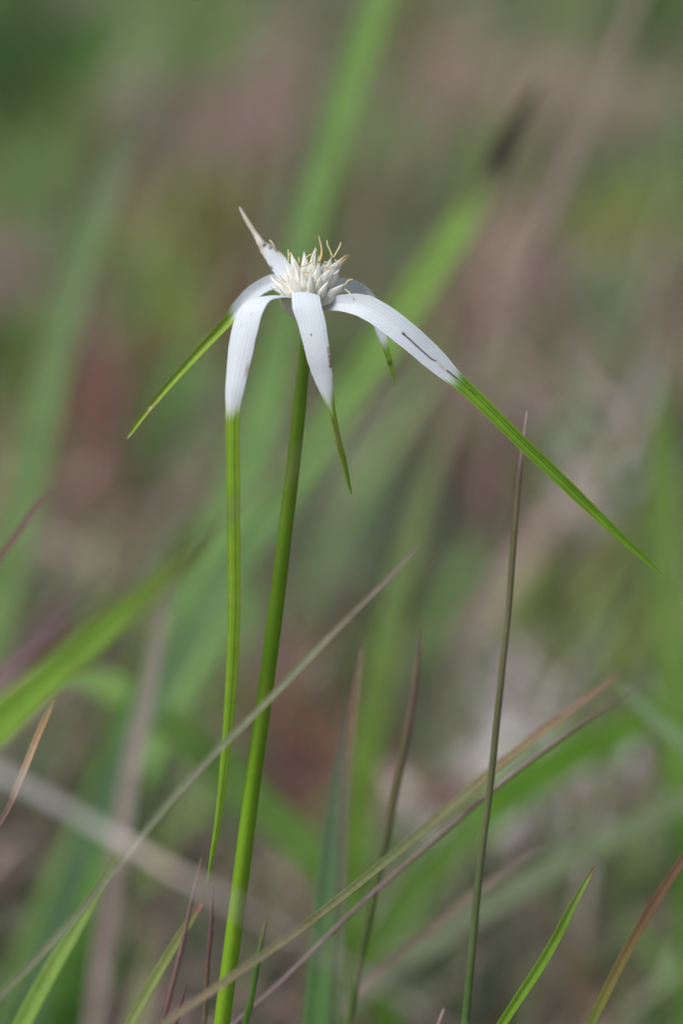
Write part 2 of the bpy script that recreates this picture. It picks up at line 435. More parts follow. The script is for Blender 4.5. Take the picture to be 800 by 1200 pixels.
grass('grass_shoot', 'reddish brown and olive grass leaf bending up to the right out of view', 'grass blade',
      [(688, 1212, -14, 12), (722, 1140, -15, 12), (760, 1070, -16, 11), (800, 1008, -17, 10), (850, 940, -18, 6), (880, 900, -18, 1)],
      [(0, (0.17, 0.23, 0.05)), (.2, (0.19, 0.16, 0.05)), (.45, (0.16, 0.095, 0.05)), (1, (0.17, 0.09, 0.07))], fold=0.5)
grass('grass_needle', 'thin brownish green needle leaf with mauve tip, rising behind the pair of slanting strands', 'grass blade',
      [(406, 1212, -34, 10), (436, 1060, -36, 9), (462, 930, -38, 9), (481, 830, -39, 8), (495, 738, -40, 2)],
      [(0, (0.14, 0.22, 0.06)), (.4, (0.13, 0.17, 0.06)), (.7, (0.18, 0.15, 0.08)), (.85, (0.24, 0.16, 0.13)), (1, (.26, .18, .15))], round_=True, n=100, wob=0.0002)
grass('dry_grass_strand', 'olive dry grass strand with tan orange tip, slanting across the front of the sedge stem', 'grass blade',
      [(160, 1222, 42, 9.8), (270, 1146, 36, 9.8), (370, 1075, 14, 9.8), (480, 986, -18, 10.7), (590, 892, -34, 10.7), (660, 838, -42, 9.8), (728, 788, -50, 2.5)],
      [(0, (.25, .20, .13)), (.3, (.22, .21, .10)), (.5, (.20, .235, .09)), (.7, (.23, .22, .12)), (.85, (.35, .25, .15)), (1, (.32, .2, .14))], mat=M_DRY, turn=.05)
grass('dry_grass_strand', 'very thin purplish brown strand running parallel below the tan tipped one', 'grass blade',
      [(258, 1216, -28, 5.1), (330, 1150, -28, 5.1), (420, 1062, -29, 5.1), (500, 992, -30, 5.1), (600, 908, -31, 5.1), (680, 850, -32, 4.3), (742, 810, -32, 1.4)],
      [(0, (.30, .24, .22)), (.4, (.28, .21, .19)), (.7, (.28, .20, .18)), (1, (.2, .14, .12))], mat=M_DRY, round_=True)
grass('dry_grass_strand', 'grey green strand with mauve tip, slanting in front of stem and hanging bract', 'grass blade',
      [(-30, 1198, 38.4, 7.8), (70, 1096, 38.4, 8.5), (150, 1000, 38.4, 7.8), (230, 906, 37.2, 7.8), (320, 815, 36.0, 7.1), (410, 722, 33.6, 6.5), (455, 678, 32.4, 5.2), (492, 638, 31.2, 1.3)],
      [(0, (.20,.23,.13)), (.5, (.21, .23, .145)), (.75, (.23, .25, .15)), (.87, (.22, .19, .15)), (1, (.26, .21, .185))], mat=M_DRY, turn=.05, fold=.5)
grass('dry_grass_strand', 'pale grey blurred dead grass stalk sloping down to the right past the sedge stem', 'grass blade',
      [(620, 1262, 147.6, 5.0), (520, 1202, 150.0, 5.0), (420, 1140, 152.4, 5.0), (340, 1096, 153.6, 5.2), (250, 1047, 156.0, 6.6), (150, 990, 139.2, 11.0), (60, 938, 140.4, 12.5), (-20, 896, 141.6, 11.7), (-120, 850, 142.8, 2.1)],
      [(0, (.42, .36, .31)), (.3, (.40, .34, .30)), (.5, (.46, .42, .38)), (.6, (.46, .36, .31)), (.7, (.56, .53, .50)), (1, (.58, .56, .54))], mat=M_DRY, turn=.2)
grass('grass_shoot', 'yellowish green leaf leaning right beneath the grey green strand in the lower grass', 'grass blade',
      [(15, 1225, -31.2, 21.2), (60, 1140, -32.4, 19.6), (92, 1085, -33.6, 15.5), (120, 1035, -33.6, 10.6), (143, 990, -33.6, 2.5)],
      [(0, (.26, .42, .08)), (.5, (.24, .38, .09)), (1, (.22, .28, .10))], fold=.4)
grass('grass_shoot', 'slim yellow green blade with blunt pinkish tip, standing left of the sedge stem', 'grass blade',
      [(143, 1218, -17, 13), (175, 1160, -17, 12), (205, 1108, -17, 11), (228, 1072, -17, 9), (237, 1058, -17, 5)],
      [(0, (.26, .32, .12)), (.6, (.25, .31, .10)), (.9, (.24, .26, .10)), (.95, (.34, .19, .15)), (1, (.32, .18, .15))], fold=.4)
grass('dry_twig', 'thin purple brown dry twig with pointed tip, leaning beside the pink tipped blade', 'twig',
      [(190, 1212, -14, 5), (205, 1145, -14, 6), (218, 1085, -14, 5.5), (235, 1006, -14, 1.5)], [(0, (.17, .09, .07)), (1, (.26, .19, .17))], mat=M_DRY, round_=True, wob=.0002, n=60)
grass('dry_twig', 'thin dark brown upright dry twig close beside the sedge stem, below the hanging bract tip', 'twig',
      [(239, 1212, -12, 5), (243, 1130, -12, 5.5), (247, 1085, -12, 6), (249, 1038, -12, 2)], [(0, (.14, .12, .07)), (.6, (.16, .09, .075)), (1, (.15, .1, .1))], mat=M_DRY, round_=True, wob=.0002, n=60, seed=9)
grass('dry_twig', 'short reddish brown twig tip just showing between two taller dry twigs', 'twig',
      [(203, 1212, -10, 5), (211, 1180, -10, 5), (219, 1152, -10, 1.5)], [(0, (.17, .09, .07)), (1, (.16, .09, .09))], mat=M_DRY, round_=True, n=50)
grass('grass_shoot', 'small green grass shoot with a joint, standing just right of the sedge stem', 'grass blade',
      [(285, 1215, -6, 7), (290, 1188, -6, 7.5), (292, 1182, -6, 9), (294, 1174, -6, 7), (303, 1120, -8, 6.5), (309, 1092, -9, 5.5), (313, 1074, -9, 2)],
      [(0, (.16, .32, .05)), (.6, (.13, .27, .06)), (.85, (.22, .25, .09)), (1, (.3, .25, .12))], round_=True, n=100)
grass('dry_twig', 'stubby brown twig tip beside the foot of the upright needle leaf', 'twig',
      [(506, 1222, -8, 6), (512, 1205, -8, 6), (520, 1182, -8, 2.5)], [(0, (.2, .12, .08)), (1, (.4, .3, .24))], mat=M_DRY, round_=True, n=40)
grass('dry_twig', 'thin tan twig with brown lower end, just below the broad arching leaf', 'twig',
      [(-12, 985, -12, 6), (10, 948, -12, 6.5), (28, 905, -12, 8), (45, 862, -12, 8), (55, 840, -12, 7), (64, 820, -13, 2)],
      [(0, (.13, .07, .06)), (.3, (.22, .15, .12)), (.5, (.5, .38, .24)), (.8, (.42, .28, .14)), (1, (.25, .22, .1))], mat=M_DRY, n=70)
grass('dry_grass_shoot', 'thin dark brown curved leaf tip above the broad green leaf', 'grass blade',
      [(-40, 735, -40.8, 6.0), (-10, 672, -40.8, 6.7), (18, 630, -40.8, 7.4), (42, 594, -42.0, 6.7), (62, 572, -42.0, 1.3)], [(0, (.24, .22, .12)), (.4, (.20, .13, .10)), (1, (.19, .12, .11))], mat=M_DRY)
# the broad leaf whose thin tip passes in front of the sedge
grass('grass_shoot', 'broad green leaf arching right, its thin brownish tip blurred before the sedge stem', 'grass blade',
      [(-90, 930, 69.6, 49.6), (-20, 868, 74.4, 47.9), (45, 808, 81.6, 38.9), (120, 742, 93.6, 33.7), (195, 676, 112.8, 22.5), (262, 608, 134.4, 11.2), (340, 548, 148.8, 6.7), (430, 480, 158.4, 5.2), (525, 425, 165.6, 1.5)],
      [(0, (.20, .37, .045)), (.35, (.23, .40, .065)), (.5, (.22, .34, .07)), (.62, (.2, .25, .10)), (.75, (.22, .19, .13)), (1, (.23, .17, .15))], fold=.25, n=120, turn=.08)

# soft ones behind the sedge
BGRP = None
grass('grass_shoot', 'long wide soft green grass leaf behind the flower, rising past it out of view', 'grass blade',
      [(20, 1180, -299.3, 54.7), (110, 980, -308.4, 56.5), (190, 830, -317.6, 60.2), (250, 690, -325.6, 58.4), (300, 520, -333.6, 49.2), (345, 330, -342.7, 33.9), (392, 160, -351.8, 32.5), (452, -20, -359.9, 31.1), (520, -200, -367.8, 14.1)],
      [(0, (.13,.24,.06)), (.25, (.21,.36,.11)), (.45, (.19, .34, .11)), (.6, (.15, .27, .08)), (.8, (.21, .37, .09)), (1, (.21,.34,.11))], fold=.2)
grass('grass_shoot', 'wide green leaf with dark brown withered tip, slanting behind the right hand bracts', 'grass blade',
      [(150, 880, -200.6, 33.0), (215, 760, -210.7, 38.0), (270, 670, -216.8, 39.6), (340, 570, -220.7, 41.3), (410, 465, -226.9, 42.9), (475, 365, -233.3, 41.3), (530, 280, -237.0, 38.0), (572, 210, -240.7, 29.8), (600, 155, -243.2, 19.8), (632, 95, -244.4, 3.3)],
      [(0, (.09,.17,.075)), (.3, (.15, .27, .09)), (.6, (.19, .33, .075)), (.78, (.21, .35, .075)), (.86, (.12, .12, .06)), (.88, (.025,.012,.012)), (1, (.04, .018, .02))], fold=.2)
grass('grass_shoot', 'pale soft green leaf blade far behind the arching leaf, leaning slightly right', 'grass blade',
      [(-40, 900, -319.0, 36.0), (-5, 740, -324.5, 37.8), (25, 610, -330.0, 39.6), (55, 470, -335.5, 41.4), (90, 330, -341.0, 37.8), (125, 225, -346.5, 28.8), (160, 130, -349.8, 5.4)],
      [(0, (.16, .25, .08)), (.4, (.18, .29, .10)), (.8, (.175, .26, .12)), (1, (.17, .2, .12))], fold=.2)
grass('dry_grass_stalk', 'blurred pinkish tan dry stalk slanting up behind the right hand bract', 'grass stalk',
      [(440, 760, -332.1, 11.9), (495, 585, -340.0, 13.5), (545, 465, -348.0, 15.1), (595, 345, -357.3, 15.8), (650, 225, -365.3, 15.8), (705, 100, -373.3, 14.2), (755, -20, -382.6, 11.9), (830, -180, -390.5, 2.4)],
      [(0, (.15, .16, .08)), (.25, (.20,.16,.13)), (.6, (.25, .20, .165)), (1, (.22, .18, .15))], mat=M_DRY, fold=.2)
grass('grass_shoot', 'blurred upright green leaf behind the mauve tipped needle', 'grass blade',
      [(400, 1190, -252.0, 23.4), (415, 1010, -256.2, 32.4), (430, 880, -260.4, 34.2), (450, 770, -264.6, 32.4), (470, 680, -268.8, 28.8), (500, 570, -273.0, 21.6), (530, 480, -277.2, 4.5)],
      [(0, (.11,.21,.03)), (.4, (.16, .28, .04)), (.7, (.16, .24, .075)), (1, (.18, .2, .1))], fold=.2)
grass('grass_shoot', 'vivid dark green leaf blurred behind the tan and purple strands, bending right', 'grass blade',
      [(520, 1007, -331.5, 42.5), (585, 940, -343.4, 51.0), (660, 890, -353.6, 47.6), (740, 852, -363.8, 39.1), (810, 797, -375.7, 30.6), (900, 712, -387.6, 8.5)],
      [(0, (.09,.19,.025)), (.3, (.10, .24, .02)), (.6, (.11, .24, .025)), (1, (.12, .24, .035))], fold=.15)
grass('grass_shoot', 'soft light green leaf slanting down to the right from behind the tan strand tip', 'grass blade',
      [(930, 985, -91.0, 23.4), (860, 925, -93.6, 24.3), (800, 872, -96.2, 23.4), (760, 838, -98.8, 19.8), (720, 800, -101.4, 3.6)],
      [(0, (.13,.27,.05)), (.5, (.19, .31, .12)), (1, (.2, .28, .14))], fold=.2, turn=.3)
grass('grass_shoot', 'long grey green leaf blurred low behind the upright needle, slanting up to the right', 'grass blade',
      [(360, 1210, -202.5, 24.0), (480, 1120, -210.0, 30.4), (600, 1045, -217.5, 32.0), (700, 990, -225.0, 28.8), (800, 938, -232.5, 24.0), (920, 870, -240.0, 4.8)],
      [(0, (.15, .18, .11)), (.4, (.18, .22, .13)), (1, (.18, .25, .11))], fold=.2)
grass('grass_shoot', 'light green leaf blurred behind the sedge stem, arching over and down to the right', 'grass blade',
      [(430, 1130, -234.0, 32.6), (375, 1020, -230.4, 42.2), (310, 950, -225.6, 44.2), (240, 885, -222.0, 44.2), (170, 828, -218.4, 38.4), (110, 798, -218.4, 30.7), (60, 790, -218.4, 5.8)],
      [(0, (.17,.33,.05)), (.3, (.22, .40, .09)), (.7, (.24, .40, .10)), (1, (.24,.38,.12))], fold=.2, turn=.25)
grass('dry_grass_stalk', 'blurred mauve grey dry leaf standing behind the pale sloping stalk', 'grass stalk',
      [(108, 1230, -134.4, 29.0), (125, 1090, -137.5, 29.0), (145, 960, -140.6, 26.1), (165, 850, -143.8, 23.2), (190, 730, -146.9, 17.5), (208, 650, -148.4, 2.9)],
      [(0, (.21, .18, .15)), (.3, (.20, .165, .14)), (.6, (.26, .24, .20)), (1, (.18, .18, .12))], mat=M_DRY, fold=.2)
grass('grass_shoot', 'deep green short leaf blurred in the shade below the arching leaf', 'grass blade',
      [(70, 1240, -198.0, 42.2), (95, 1100, -201.6, 53.8), (130, 980, -206.4, 57.6), (150, 880, -212.4, 44.2), (160, 800, -216.0, 7.7)],
      [(0, DGR), (.5, (.15, .34, .06)), (1, (.08, .2, .04))], fold=.2)
grass('grass_shoot', 'bluish green blurred leaf standing upright right of the sedge stem', 'grass blade',
      [(368, 1225, -52.8, 28.8), (378, 1110, -54.0, 28.8), (390, 980, -55.2, 23.0), (403, 880, -56.4, 16.3), (418, 785, -57.6, 2.9)],
      [(0, (.10, .22, .06)), (.5, (.12, .21, .10)), (.75, (.15, .18, .12)), (1, (.2, .15, .11))], fold=.3)
grass('dry_grass_shoot', 'thin brown and green dry leaf standing right behind the bluish green one', 'grass blade',
      [(392, 1225, -52, 16), (398, 1100, -52, 15), (403, 960, -53, 13), (412, 850, -54, 10), (424, 760, -55, 3)],
      [(0, (.10, .17, .07)), (.6, (.15, .16, .1)), (.85, (.22, .15, .1)), (1, (.25, .18, .15))], mat=M_DRY, fold=.3)
grass('dry_grass_strand', 'blurred brown grey strand rising right behind the foot of the upright needle', 'grass blade',
      [(370, 1230, -68.4, 9.0), (430, 1152, -70.3, 9.0), (500, 1092, -72.2, 9.0), (560, 1045, -74.1, 8.2), (640, 985, -76.0, 2.2)],
      [(0, (.28, .22, .18)), (.5, (.22, .17, .13)), (1, (.22, .18, .16))], mat=M_DRY)
grass('dry_grass_strand', 'dark purple strand in the colour of shadow, blurred just above the broad arching green leaf', 'grass blade',
      [(-50, 850, -133.0, 15.0), (0, 790, -133.0, 16.5), (50, 745, -134.9, 15.0), (90, 705, -136.8, 9.0), (125, 665, -138.7, 2.2)],
      [(0, (.22, .15, .14)), (.5, (.17, .11, .12)), (.8, (.10, .08, .08)), (1, (.15, .12, .1))], mat=M_DRY)  # dark mauve strip of shadow, put in as a coloured strand
grass('grass_shoot', 'olive green blurred upright leaf standing right of the longest slanting bract tip', 'grass blade',
      [(800, 960, -240, 36), (785, 800, -245, 38), (778, 660, -250, 36), (775, 540, -255, 30), (780, 430, -258, 6)],
      [(0, GRN), (.4, (.19, .3, .07)), (1, (.15, .25, .06))], fold=.2)

# ------------------------------------------------------------------ the white-topped sedge
stem_px = [(366, 352, 0, 13), (360, 385, 0, 13.5), (354, 440, 0, 15), (346, 520, 0, 16.5), (334, 620, 0, 17.5), (322, 720, 0, 18.5), (309, 820, 0, 19), (294, 930, 0, 19.5), (279, 1050, 0, 20), (262, 1180, 0, 20), (257, 1220, 0, 20)]
sp = [np.r_[P(a, b, z), w_ * mpp(z)] for a, b, z, w_ in stem_px]
ext = root_down(sp[-1][:3], sp[-1][:3] - sp[-2][:3], 0.03)
sp = sp + [np.r_[e, sp[-1][3]] for e in ext]
sedge = bpy.data.objects.new('white_topped_sedge', None); COL.objects.link(sedge)
sedge.location = Vector((sp[-1][0], sp[-1][1], float(ground_z(sp[-1][0], sp[-1][1]))))
sedge.empty_display_size = 0.02
tag(sedge, 'white topped sedge with drooping white and green bracts round a cream flower head', 'flower')
q = catmull(np.array(sp), 220)
def stem_col(u, v):
    k = ramp(v, [(0, (.22, .36, .06)), (.03, (.14, .25, .02)), (.2, (.115, .235, .010)), (.45, (.19, .35, .018)), (1, (.18, .33, .03))])
    return k * (1 + .025 * np.cos(u * 40)[..., None] + .06 * snoise(v, 4, 60)[..., None])
tube('stem', q[:, :3], q[:, 3] / 2, stem_col, M_STEM, nu=30, shape=lambda a: 0.96 + 0.07 * np.cos(3 * (a - 1.25)), parent=sedge)

WHT = np.array((0.775, 0.845, 0.91)); CRM = np.array((0.78, 0.78, 0.62)); BGR = np.array((0.19, 0.36, 0.03)); BYE = np.array((0.36, 0.46, 0.05))
def bract(spec, v_green, soft, side=None, roll=0.0, fold=.2, wscale=1.0, seed=1, n=260, nu=57, ribs=11, extra=None, tipcol=None, edge_noise=.02, flip=1,
          green=BGR, label=None, rag=None):
    pts = [np.r_[P(a, b, z), w_ * mpp(z) * ws] for (a, b, z, w_), ws in zip(spec, np.broadcast_to(wscale, (len(spec),)))]
    q = catmull(np.array(pts), n)
    c_, w_ = q[:, :3], np.maximum(q[:, 3], .00012)
    v1 = np.linspace(0, 1, n)
    ppx, ppy, _ = project(c_)
    va = lambda a, b: float(v1[np.argmin((ppx - a) ** 2 + (ppy - b) ** 2)])
    VA[0] = va
    v_green = va(*v_green) if isinstance(v_green, tuple) else v_green
    el = edge_noise * snoise(v1, seed, 60) ; er = edge_noise * snoise(v1, seed + 1, 55)
    if rag is not None:
        a, b, amt, sd_ = rag
        k = ((v1 > a) & (v1 < b)) * amt * (0.6 + 0.4 * snoise(v1, 77, 170))
        if sd_ < 0: el = el - k
        else: er = er - k
    def colf(u, v):
        rs = np.random.default_rng(seed + 10)
        streak = snoise(u, seed + 20, 9) * .6 + snoise(u, seed + 21, 22) * .4
        vg = v_green + soft * 0.45 * streak - soft * 0.5 * np.abs(u) ** 2 + soft * .25
        t = np.clip((v - vg) / soft + .5, 0, 1); t = (t * t * (3 - 2 * t))[..., None]
        vein = np.clip((np.cos(u * np.pi * 8 + .5 * snoise(v, seed + 7, 4)) - .72) / .28, 0, 1) * (.13 + .07 * snoise(u + v * .1, seed + 8, 7)) + .035 * snoise(u * 3 + v * .2, seed + 5, 30)
        wcol = WHT * (1 - vein[..., None] * np.array((1.1, 1.0, .8)))
        gshade = 1 + .22 * np.cos(u * np.pi * 5)[..., None] + .07 * snoise(v, seed + 6, 90)[..., None]
        gcol = green * gshade
        rim = np.clip((np.abs(u) - .82) / .18, 0, 1)[..., None]
        gcol = gcol * (1 - rim) + BYE * rim
        mid = np.exp(-((u - .15) / .12) ** 2)[..., None] * .55
        gcol = gcol * (1 - mid) + BYE * mid
        yl = np.exp(-((t - .35) / .25) ** 2) * .35
        k = wcol * (1 - t) + gcol * t
        k = k * (1 - yl) + np.array((.62, .70, .36)) * yl
        base = np.clip(1 - v / .06, 0, 1)[..., None] * .5
        k = k * (1 - base) + CRM * base
        # tiny specks
        for _ in range(5):
            su, sv = rs.uniform(-.8, .8), rs.uniform(.05, .9)
            m_ = np.exp(-((u - su) / .05) ** 2 - ((v - sv) / .003) ** 2)[..., None] * .5
            k = k * (1 - m_) + np.array((.45, .35, .22)) * m_
        if tipcol is not None:
            k = tipcol(u, v, k)
        if extra is not None:
            k = extra(u, v, k)
        return k
    o = leaf('bract', c_, w_, colf, M_BRACT, side=side, roll=roll, fold=fold, thick=.00028, nu=nu, ribs=ribs, rib_h=.000012, edge=(el, er), parent=sedge, flip=flip)
    if label: o['label'] = label
    return o, c_
VA = [None]
def blend(k, m_, col): return k * (1 - m_[..., None]) + np.array(col) * m_[..., None]
def spot(u, v, su, sv, ru, rv, p=2): return np.exp(-np.abs((u - su) / ru) ** p - np.abs((v - sv) / rv) ** p)
def line(u, v, pts, ru):
    us = np.interp(v, [p[1] for p in pts], [p[0] for p in pts])
    return np.exp(-((u - us) / ru) ** 2) * ((v >= pts[0][1]) & (v <= pts[-1][1]))
vs = lambda: None

# long hanging bract
bract([(352, 349, 1, 14), (335, 349, 4, 22), (318, 348, 7.5, 28), (302, 352, 10, 32), (291, 367, 11.5, 35), (283, 392, 12, 36), (276.5, 425, 12, 32), (272, 455, 12, 25), (270, 480, 11.5, 19),
       (269.5, 520, 11, 17), (270, 600, 10, 16.5), (271, 700, 8, 15.5), (268.5, 780, 6, 14.5), (263.5, 860, 4, 12), (255, 950, 2, 8), (248, 1000, 1, 5), (242, 1038, 0, 1)],
      (270, 478), .030, side=(.80, 0, .60), fold=np.interp(np.linspace(0, 1, 420), [0, .12, .22, .4, 1], [.10, .12, .35, .55, .8]), wscale=np.interp(np.arange(17), [0, 6, 8, 16], [1.12, 1.10, 1.2, 1.25]), seed=11, n=420,
      extra=lambda u, v, k: blend(blend(k, spot(u, v, -.55, .125, .12, .004) * .35, (.55, .42, .25)), spot(u, v, .9, .21, .1, .01) * .7, (.3, .2, .05)),
      label='longest hanging bract, white above and narrow green below')
# front bract
def front_x(u, v, k):
    va = VA[0]
    k = blend(k, spot(u, v, -.22, va(366, 393), .06, .006, 4) * .95, (.08, .05, .03))
    k = blend(k, np.clip((u - .74) / .12, 0, 1) * ((v > va(371, 408)) & (v < va(377, 434))) * (.75 + .25 * snoise(v, 3, 160)), (.28, .13, .05))
    v0 = va(389, 484)
    t = np.clip((v - v0) / .03, 0, 1) * np.clip((1.02 - v) / .2, 0, 1)
    k = blend(k, t * np.exp(-((u + .1 + .2 * snoise(v, 8, 20)) / .35) ** 2) * (.75 + .25 * snoise(v, 6, 70)), (.13, .05, .03))
    k = blend(k, np.clip((v - v0) / .05, 0, 1) * np.clip((np.abs(u) - .6) / .3, 0, 1) * .6, (.36, .38, .06))
    return k
bract([(362, 348, 2, 24), (359, 344.5, 5, 31), (358, 346, 7.5, 33), (360, 360, 9.5, 34), (365.5, 380, 10.5, 32), (369.5, 400, 11, 30), (373.5, 420, 11, 28), (378, 440, 10.5, 24), (383, 460, 10, 16),
       (387, 476, 9.5, 10), (391, 492, 9, 7.5), (397, 520, 8, 7.5), (402, 540, 7, 7), (407, 562, 6, 5), (411.5, 579, 5, 1.5)],
      (384, 466), .10, side=(.985, -.12, .1), fold=np.interp(np.linspace(0, 1, 260), [0, .2, .5, .7, 1], [.05, .08, .18, .5, .8]), seed=21, extra=front_x, rag=(.455, .545, .10, 1),
      label='front bract with brown nibbled edge and withered tip')
# right bract
def right_x(u, v, k):
    va = VA[0]
    k = blend(k, line(u, v, [(.02, va(474, 389)), (.05, va(480, 395)), (.10, va(494, 408)), (.08, va(508, 419)), (-.05, va(511, 422))], .075), (.05, .03, .03))
    k = blend(k, spot(u, v, .02, va(474.5, 389.5), .13, .004, 4) * .8, (.07, .04, .03))
    k = blend(k, spot(u, v, -.02, va(517, 429), .14, .015) * .6, (.6, .45, .25))
    k = blend(k, line(u, v, [(-.12, va(522, 435)), (-.22, va(533, 446))], .09), (.04, .03, .02))
    k = blend(k, line(u, v, [(-.3, va(549, 459)), (-.35, va(556, 465))], .07) * .8, (.07, .06, .02))
    return k
bract([(368, 352, 0, 14.7), (382, 356.5, 2, 13.7), (400, 355.5, 4.5, 19.9), (420, 357.5, 6, 27.3), (440, 367, 7, 29.4), (460, 381, 7.5, 30.5), (480, 397, 7.5, 29.9), (500, 414.5, 7, 28.4), (518, 431, 6.5, 24.2), (532, 444, 6, 19.4), (546, 456, 5.5, 17.7), (575, 484, 5, 15.9), (612, 521, 4, 15.3), (650, 557, 2.5, 14.8), (687, 593, 1, 13.0), (725, 629, 0, 10.0), (755, 656, -1, 6.5), (774, 672, -1.5, 1.2)],
      (531, 443), .035, roll=.25, fold=np.interp(np.linspace(0, 1, 420), [0, .3, .5, 1], [.30, .30, .5, .8]), seed=31, n=420, extra=right_x, rag=(.035, .13, .10, -1), flip=1,
      green=np.array((.16, .34, .03)), label='right hand bract with dark insect trail')
# rear left bract
bract([(352, 345, -1, 16.0), (338, 334, -4, 18.0), (324, 330, -7, 18.0), (310, 334.5, -9, 17.0), (294, 346, -10, 17.8), (280, 362, -10, 17.3), (268, 376, -9.5, 13.0), (255, 390, -9, 11.2), (235, 411, -8, 9.9), (205, 444, -6, 8.2), (185, 467, -5, 7.3), (174, 480, -4.5, 6.9), (163, 494, -4, 6.5), (154, 507, -3.5, 4.3), (149, 514, -3, 1.7)],
      (276, 367), .05, roll=-.2, fold=np.interp(np.linspace(0, 1, 260), [0, .3, .4, 1], [.2, .35, .7, .8]), seed=41,
      extra=lambda u, v, k: blend(blend(blend(k, np.exp(-((v - .86) / .06) ** 2) * .5, (.33, .28, .10)), spot(u, v, .1, .857, .5, .006) * .9, (.75, .68, .55)), np.clip((v - .97) / .03, 0, 1) * .6, (.5, .5, .35)),
      green=np.array((.27, .42, .06)), label='rear left bract folded into a narrow green tip')
# short upright bract with dry tip
def up_x(u, v, k):
    t = np.clip((v - .56 - .12 * u) / .10, 0, 1)
    k = blend(k, t * .8, (.80, .72, .60))
    k = blend(k, np.clip((u - .62) / .3, 0, 1) * np.clip((v - .34) / .12, 0, 1) * .6, (.55, .32, .15))
    k = blend(k, t * np.clip(-u - .2, 0, 1) * .6, (.8, .74, .66))
    k = blend(k, spot(u, v, .1, .60, .35, .012, 4) * .9, (.10, .05, .03))
    k = blend(k, spot(u, v, .55, .54, .3, .012, 4) * .8, (.2, .09, .04))
    k = blend(k, spot(u, v, -.95, .40, .2, .02, 4) * .8, (.2, .17, .15))
    k = blend(k, np.clip(.3 * snoise(v, 9, 50) * snoise(u, 4, 3), 0, 1) * t, (.3, .17, .08))
    return k
b5, c5 = bract([(352, 344, -2, 14), (343, 332, -4, 19), (335, 320, -5.5, 21), (326, 308, -6.5, 21.5), (318, 298, -7, 18), (311, 290, -7.5, 14), (305.5, 283.5, -7.5, 8.5), (299.5, 274, -8, 6), (292, 262, -8, 5.5), (286, 252, -8, 4.5), (280.5, 242.5, -8, 2)],
      1.4, .05, roll=.2, fold=np.interp(np.linspace(0, 1, 260), [0, .5, .65, 1], [.1, .15, .7, .8]), seed=51, extra=up_x, edge_noise=.06, label='short upright bract with dry tan tip')
def mini(name, pts, wpx, col, mat, parent, nu=6, n=14):
    q_ = catmull(np.array([P(*p) for p in pts]), n)
    w_ = np.interp(np.linspace(0, 1, n), [0, .7, .9, 1], [1, 1, .9, .35]) * wpx * mpp(0) / 2
    return tube(name, q_, w_, lambda u, v: np.broadcast_to(np.array(col), u.shape + (3,)) * (1 + .1 * snoise(v, 2, 9)[..., None]), mat, nu=nu, parent=parent)
mini('torn_fibre', [(323.5, 294, -6.5), (321.5, 289, -6), (318.5, 284, -6), (315.5, 281, -6.5)], 2.0, (.7, .64, .52), M_SPIKE, b5)
# rear right bract
def rr_x(u, v, k):
    k = blend(k, spot(u, v, -.6, .62, .4, .05) * .8, (.55, .36, .2))
    k = blend(k, spot(u, v, 0, .86, 1, .012, 4) * .85, (.12, .05, .03))
    return k
bract([(372, 346, -1, 14), (386, 337, -5, 16), (402, 334, -8, 17), (416, 337, -10, 17), (428, 345, -11, 17), (437, 358, -11.5, 15), (443, 374, -11.5, 13), (447, 388, -11, 11.5), (452, 405, -10.5, 9), (456, 420, -10, 7), (460, 437, -9.5, 4.5), (463.5, 453, -9, 1)],
      (451, 402), .09, roll=-.35, fold=np.interp(np.linspace(0, 1, 260), [0, .5, .7, 1], [.2, .3, .6, .8]), seed=61, extra=rr_x, label='rear right bract mostly hidden, its green tip hanging')

# receptacle below the spikelets
rq = catmull(np.array([np.r_[P(a_, b_, z_), r_ * mpp(0)] for a_, b_, z_, r_ in
      [(363.5, 377, 0, 6.2), (361, 369, 1, 11), (356, 361, 2, 19), (354, 354, 2, 26), (356, 347, 1, 27), (360, 338, 0, 19), (361, 327, 0, 8)]]), 30)
head = tube('flower_head', rq[:, :3], rq[:, 3], lambda u, v: ramp(v, [(0, (.40, .50, .20)), (.15, (.70, .74, .48)), (.35, (.86, .86, .72)), (.6, (.68, .68, .50)), (1, (.6, .6, .42))]), M_SPIKE, nu=20, parent=sedge)

